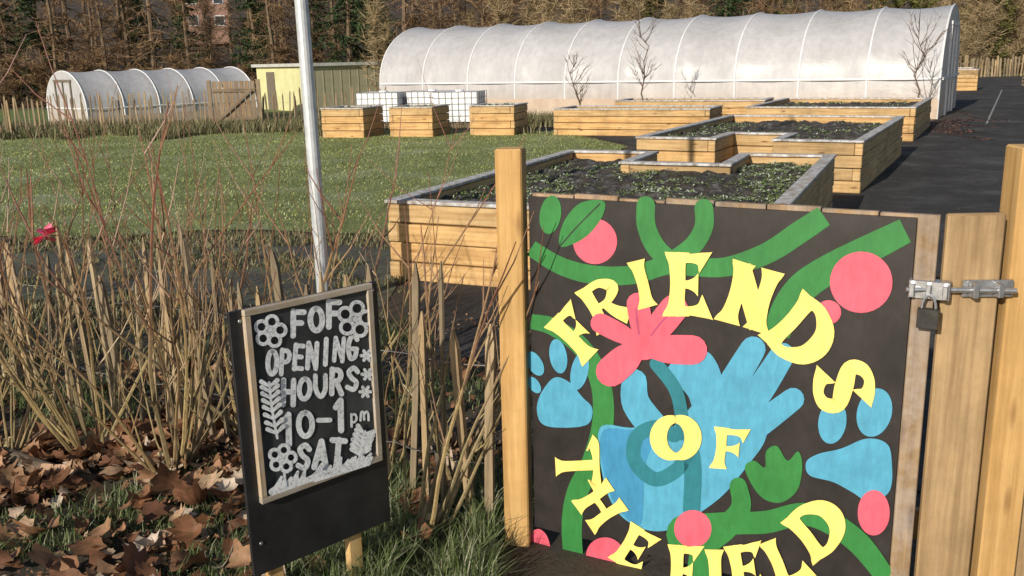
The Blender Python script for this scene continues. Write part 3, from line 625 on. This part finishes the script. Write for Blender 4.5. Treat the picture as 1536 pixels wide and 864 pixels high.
# ---------------------------------------------------------------- leaf litter, foreground grass
m_leaf=island("dead_leaf",[(0,(.11,.05,.03)),(.3,(.21,.10,.055)),(.65,(.32,.18,.105)),(.88,(.42,.28,.19)),(1,(.52,.43,.36))],.6,.1,25)
def leafmesh():
    random.seed(11); V=[];Fc=[]
    n=0
    lobes=[(-150,.55),(-118,.42),(-95,.62),(-80,.78),(-58,.62),(-45,.85),(-33,.95),(-20,.68),(-9,.88),(0,1.08),(9,.88),(20,.68),(33,.95),(45,.85),(58,.62),(80,.78),(95,.62),(118,.42),(150,.55),(180,.3)]
    while n<3200:
        x=random.uniform(-3.8,.0); y=random.uniform(1.9,4.9)
        dens=noise.noise(Vector((x*1.5,y*1.5,5)))+.4
        if x>-.75: dens-=.45
        if y>4.1: dens-=.1
        if random.random()>max(.04,dens*1.6): continue
        n+=1; sz=random.choice((.02,.03,.045,.065,.085))*random.uniform(.8,1.25); z=gz(x,y)+random.uniform(.008,.07)
        cu=random.uniform(-.4,2.1); cv=random.uniform(-.9,1.5); ct=random.uniform(-.9,.9)
        R=Matrix.Rotation(random.uniform(0,6.28),3,'Z')@Matrix.Rotation(random.gauss(0,.42),3,'X')@Matrix.Rotation(random.gauss(0,.42),3,'Y')
        base=len(V); V.append(Vector((x,y,z))); asp=random.uniform(.55,1)
        m=len(lobes); inner=[];outer=[]
        for a,r_ in lobes:
            r_=(.35*.8+.65*r_)*random.uniform(.82,1.1)
            for q,lst in ((.5,inner),(1,outer)):
                u=math.cos(math.radians(a))*r_*q; v=math.sin(math.radians(a))*r_*q*asp
                lst.append(R@Vector((u*sz,v*sz,(cu*v*v+cv*u*u+ct*u*v)*sz*.7))+Vector((x,y,z)))
        V+=inner+outer
        for i in range(m):
            j=(i+1)%m; Fc.append((base,base+1+i,base+1+j)); Fc.append((base+1+i,base+1+m+i,base+1+m+j,base+1+j))
    V=[(v[0],v[1],max(v[2],gz(v[0],v[1])+.004)) for v in V]
    me=bpy.data.meshes.new("fallen_leaves"); me.from_pydata(V,[],Fc); me.materials.append(m_leaf); me.polygons.foreach_set("use_smooth",[True]*len(Fc))
    o=bpy.data.objects.new("fallen_leaves",me); scene.collection.objects.link(o)
leafmesh()
def scatter(n,x0,x1,y0,y1,fn):
    P=[]
    X=rng.uniform(x0,x1,n*8);Yv=rng.uniform(y0,y1,n*8)
    for x,y in zip(X,Yv):
        if fn(x,y): P.append((x,y,gz(x,y)))
        if len(P)>=n: break
    return np.array(P)
P=scatter(9000,-4,.0,1.9,6.0,lambda x,y: noise.noise(Vector((x*2,y*2,8)))>-.25); P[:,2]+=.012
tri_obj("leaf_crumbs",flatleaves(P,.022,.5,.8),m_leaf,4,None,[(0,1,2,3)])
m_gr=island("grass_blade",[(0,(.06,.09,.03)),(.45,(.12,.165,.055)),(.75,(.20,.23,.11)),(.9,(.30,.31,.20)),(1,(.42,.40,.28))],.6,.2)
def fg(x,y):
    if inpoly(x,y,PATH): return False
    if x>-.07 and y<3.2: return False
    v=noise.noise(Vector((x*1.7+3,y*2.1,1)))+.4*noise.noise(Vector((x*7,y*7,4)))
    if x>-.75 and y<3.6: v+=.35
    return v+random.uniform(-.2,.2)>.10
P=scatter(32000,-4,.3,1.8,5.8,fg); tri_obj("foreground_grass",blades(P,(.015,.075),.0042,1.6),m_gr,5,None,BF)
P=scatter(5000,-.8,-.07,2.5,3.5,lambda x,y: noise.noise(Vector((x*5,y*5,2)))>-.02); tri_obj("tall_grass_tufts",blades(P,(.04,.16),.0045,1.3),m_gr,5,None,BF)
m_lg=island("lawn_blade",[(0,(.14,.17,.045)),(.4,(.22,.25,.075)),(.75,(.31,.33,.14)),(1,(.40,.42,.26))],.6,0,.55)
P=scatter(100000,-13,2.3,8.8,24.6,lambda x,y: inpoly(x,y,LAWN))
tri_obj("lawn_grass",blades(P,(.012,.045),.014,1.2),m_lg,5,None,BF)
m_rough=island("rough_grass",[(0,(.09,.08,.04)),(.5,(.18,.155,.08)),(.8,(.15,.17,.07)),(1,(.34,.30,.2))],.7,0)
P=scatter(30000,-19,2,20.5,27,lambda x,y: (y>23.2 and noise.noise(Vector((x*.5,y*.5,3)))>-.25 and not(-4.4<x<-.7 and 23.3<y<25.4)) or (noise.noise(Vector((x*.8,y*.8,9)))>.32 and y>21))
tri_obj("rough_grass",blades(P,(.08,.36),.02,.9),m_rough,5,None,BF)
P=scatter(16000,-7,-.75,5.0,9.3,lambda x,y: noise.noise(Vector((x*.8,y*1.2,7)))+.4*noise.noise(Vector((x*4,y*4,7)))+(0.35 if y>8.5 else 0)>.10); tri_obj("path_edge_grass",blades(P,(.02,.08),.010,1.3),m_rough,5,None,BF)
P=scatter(1800,8.6,12,17,27,lambda x,y: inpoly(x,y,PATH) and abs((x-8.9)-(y-19)*.5)<.5+1.0*noise.noise(Vector((x*.9,y*.9,3)))); P[:,2]+=.015
m_deb=island("path_leaf_debris",[(0,(.06,.03,.022)),(.6,(.11,.055,.042)),(1,(.18,.11,.085))],.8)
tri_obj("path_leaf_litter",flatleaves(P,.05,.5,.3),m_deb,4,None,[(0,1,2,3)])
P=scatter(2500,.5,9,3,20,lambda x,y: inpoly(x,y,PATH)); P[:,2]+=.015
tri_obj("path_crumbs",flatleaves(P,.022,.5,.4),m_deb,4,None,[(0,1,2,3)])
# ---------------------------------------------------------------- woodland
m_bark=plain("bark",(.06,.04,.025),(.22,.15,.09),6,.9)
m_twig=island("twig",[(0,(.06,.034,.02)),(.5,(.15,.09,.045)),(1,(.30,.19,.10))],.8)
m_tan=island("tan_twig",[(0,(.16,.12,.06)),(.5,(.30,.22,.12)),(1,(.42,.32,.19))],.8)
m_ever=island("needle",[(0,(.012,.025,.010)),(.6,(.03,.055,.02)),(1,(.07,.09,.03))],.8)
m_ivy=island("olive_leaf",[(0,(.05,.06,.015)),(.6,(.11,.12,.03)),(1,(.2,.18,.06))],.8)
def treemesh(name,seed,h,nl,ll,droop,start,tn,tl,tw,mt,rt=.16,updir=.3,power=1.0):
    random.seed(seed); bb=B([m_bark,mt]); pts=[Vector((0,0,-.3))]; x=y=0
    for i in range(1,8): x+=random.gauss(0,.08);y+=random.gauss(0,.08); pts.append(Vector((x,y,h*i/7)))
    bb.tube(pts,[rt*(1-.85*i/7) for i in range(8)],6,0,False)
    for i in range(nl):
        f=start+(1-start)*random.random()**power; a=f*7; j=min(6,int(a)); p=pts[j].lerp(pts[j+1],a-j)
        az=random.uniform(0,6.28); L=ll*(1-f*.75)*random.uniform(.6,1.1); d=Vector((math.cos(az),math.sin(az),updir+random.uniform(-.2,.3))).normalized()
        q=[p]
        for k_ in range(4): d=(d+Vector((random.gauss(0,.1),random.gauss(0,.1),-droop))).normalized(); q.append(q[-1]+d*L/4)
        bb.tube(q,[.035,.025,.018,.012,.005],3,0,False)
        for t in range(tn):
            s=random.uniform(.12,1)*4; j2=min(3,int(s)); pp=q[j2].lerp(q[j2+1],s-j2)
            dd=Vector((random.gauss(0,1),random.gauss(0,1),random.gauss(-.5 if droop>.08 else .4,.7))).normalized()*tl*random.uniform(.4,1.2)
            sdv=dd.orthogonal().normalized()*tw*.5; sdv.rotate(Matrix.Rotation(random.uniform(0,6.28),3,dd.normalized()))
            bb.add([pp-sdv,pp+sdv,pp+dd],[(0,1,2)],1,[[(0,0)]*3])
    me_o=bb.obj(name); me=me_o.data; bpy.data.objects.remove(me_o); return me
larch=[treemesh("larch",s,13,85,2.6,.12,.03,22,.7,.04,m_twig,.17,.05,1.5) for s in (1,2,3)]
bare=[treemesh("bare",s,11,55,3.6,-.02,.08,28,.8,.035,m_twig,.14,.7,1.4) for s in (4,5)]
ever=[treemesh("ever",s,11,110,2.6,.1,.02,34,.5,.10,m_ever,.17,.1,1.4) for s in (6,7)]
tan=[treemesh("tan",s,5,55,2.6,-.05,.02,32,.8,.03,m_tan,.05,.9) for s in (8,9)]
olive=[treemesh("olive",s,5,60,2.2,.0,.02,34,.35,.11,m_ivy,.07,.6) for s in (10,)]
bush=[treemesh("bush",s,3,45,2.2,.02,.0,36,.6,.034,m_twig,.05,.5) for s in (12,13)]
wl=empty("woodland"); random.seed(21)
def put(me,x,y,s):
    o=bpy.data.objects.new("tree_instance",me); o.location=(x,y,gz(x,y)); o.rotation_euler=(0,0,random.uniform(0,6.28)); o.scale=(s,s,s*random.uniform(.9,1.1)); scene.collection.objects.link(o); o.parent=wl
def inhouse(x,y): return abs(x/y+.305)<.008+.5/y and y<112
for y in (62,67,74,84,98):
    xx=-.62*y
    while xx<.66*y:
        x=xx+random.uniform(-1,1); yy=y+random.uniform(-1.8,1.8); a=x/yy
        if not inhouse(x,yy):
            if a<-.17: me=random.choice(larch+larch+ever[:1]+bare)
            elif a<-.12: me=random.choice(ever)
            elif a<.15: me=random.choice(bare+larch+bare+tan[:1])
            elif a<.3: me=random.choice(bare+olive+ever+larch)
            else: me=random.choice(bare+tan+olive)
            put(me,x,yy,random.uniform(.8,1.25))
        xx+=random.uniform(2.4,3.8)*(y/65)
for y in (60.5,66):
    xx=-.6*y
    while xx<.65*y:
        x=xx+random.uniform(-.6,.6)
        put(random.choice(bush+bush+(tan if x>-8 else bush)),x,y+random.uniform(-1,1),random.uniform(.6,1.0))
        xx+=random.uniform(1.8,3)
put(bare[0],-31.0,100,.9); put(bare[1],-28.0,90,.8); put(larch[0],-26.0,84.5,.7); put(bare[1],-22.9,76,.6)
for i in range(30): put(random.choice(tan+olive+tan),random.uniform(25,42),random.uniform(57,62),random.uniform(.8,1.2))
for i in range(14): put(random.choice(tan+bush),random.uniform(-7,22),random.uniform(46,56),random.uniform(.7,1.0))
m_brick=plain("brick",(.24,.13,.095),(.34,.21,.16),5,.85); m_tile=plain("roof_tile",(.12,.10,.1),(.2,.17,.16),6,.8); m_glass=plain("window_glass",(.03,.04,.05),(.06,.07,.08),2,.15)
e=empty("brick_house",(-36.5,119,gz(-36,119)+1.3),math.radians(15)); bb=B([m_brick,m_tile,m_glass,m_white])
bb.box((0,0,2.0),(5.6,6,6.4),None,0); bb.add([(-3.1,-3.3,5.22),(3.1,-3.3,5.22),(3.1,3.3,5.22),(-3.1,3.3,5.22),(-3.1,0,7.5),(3.1,0,7.5)],[(0,1,5,4),(2,3,4,5),(1,2,5),(3,0,4),(0,3,2,1)],1)
for x in (-1.5,1.5):
    for z in (1.5,4.0): bb.box((x,-3.01,z),(1.2,.08,1.2),None,3); bb.box((x,-3.06,z),(1.0,.06,1.0),None,2)
bb.box((0,-3.02,1.0),(.9,.08,2.0),None,2); bb.obj("house_body",e)
def sapling(x,y,h,seed,mat):
    random.seed(seed); bb=B([mat])
    pts=[Vector((x,y,-.05))]; 
    for i in range(1,7): pts.append(Vector((x+random.gauss(0,.03)*i,y,h*i/6)))
    bb.tube(pts,[.026*(1-.8*i/6) for i in range(7)],5,0,False)
    for i in range(22):
        f=random.uniform(.35,.95)*6; j=int(f); p=pts[j].lerp(pts[min(j+1,6)],f-j); az=random.uniform(0,6.28)
        d=Vector((math.cos(az),math.sin(az),random.uniform(.6,1.4))).normalized(); L=h*random.uniform(.15,.38)
        q=[p,p+d*L*.4,p+(d+Vector((0,0,.3))).normalized()*L]; bb.tube(q,[.010,.007,.003],4,0,False)
        for t in range(4):
            pp=q[1].lerp(q[2],random.random()); dd=(d+Vector((random.gauss(0,.6),random.gauss(0,.6),.2))).normalized()*L*.35; bb.tube([pp,pp+dd],[.005,.002],3,0,False)
    bb.obj("bare_young_tree")
m_sap=plain("sapling_bark",(.08,.05,.035),(.16,.11,.07),20,.8)
sapling(1.65,22.6,1.55,1,m_sap); sapling(3.3,23.2,2.25,2,m_sap); sapling(9.2,21.4,2.2,3,m_sap)
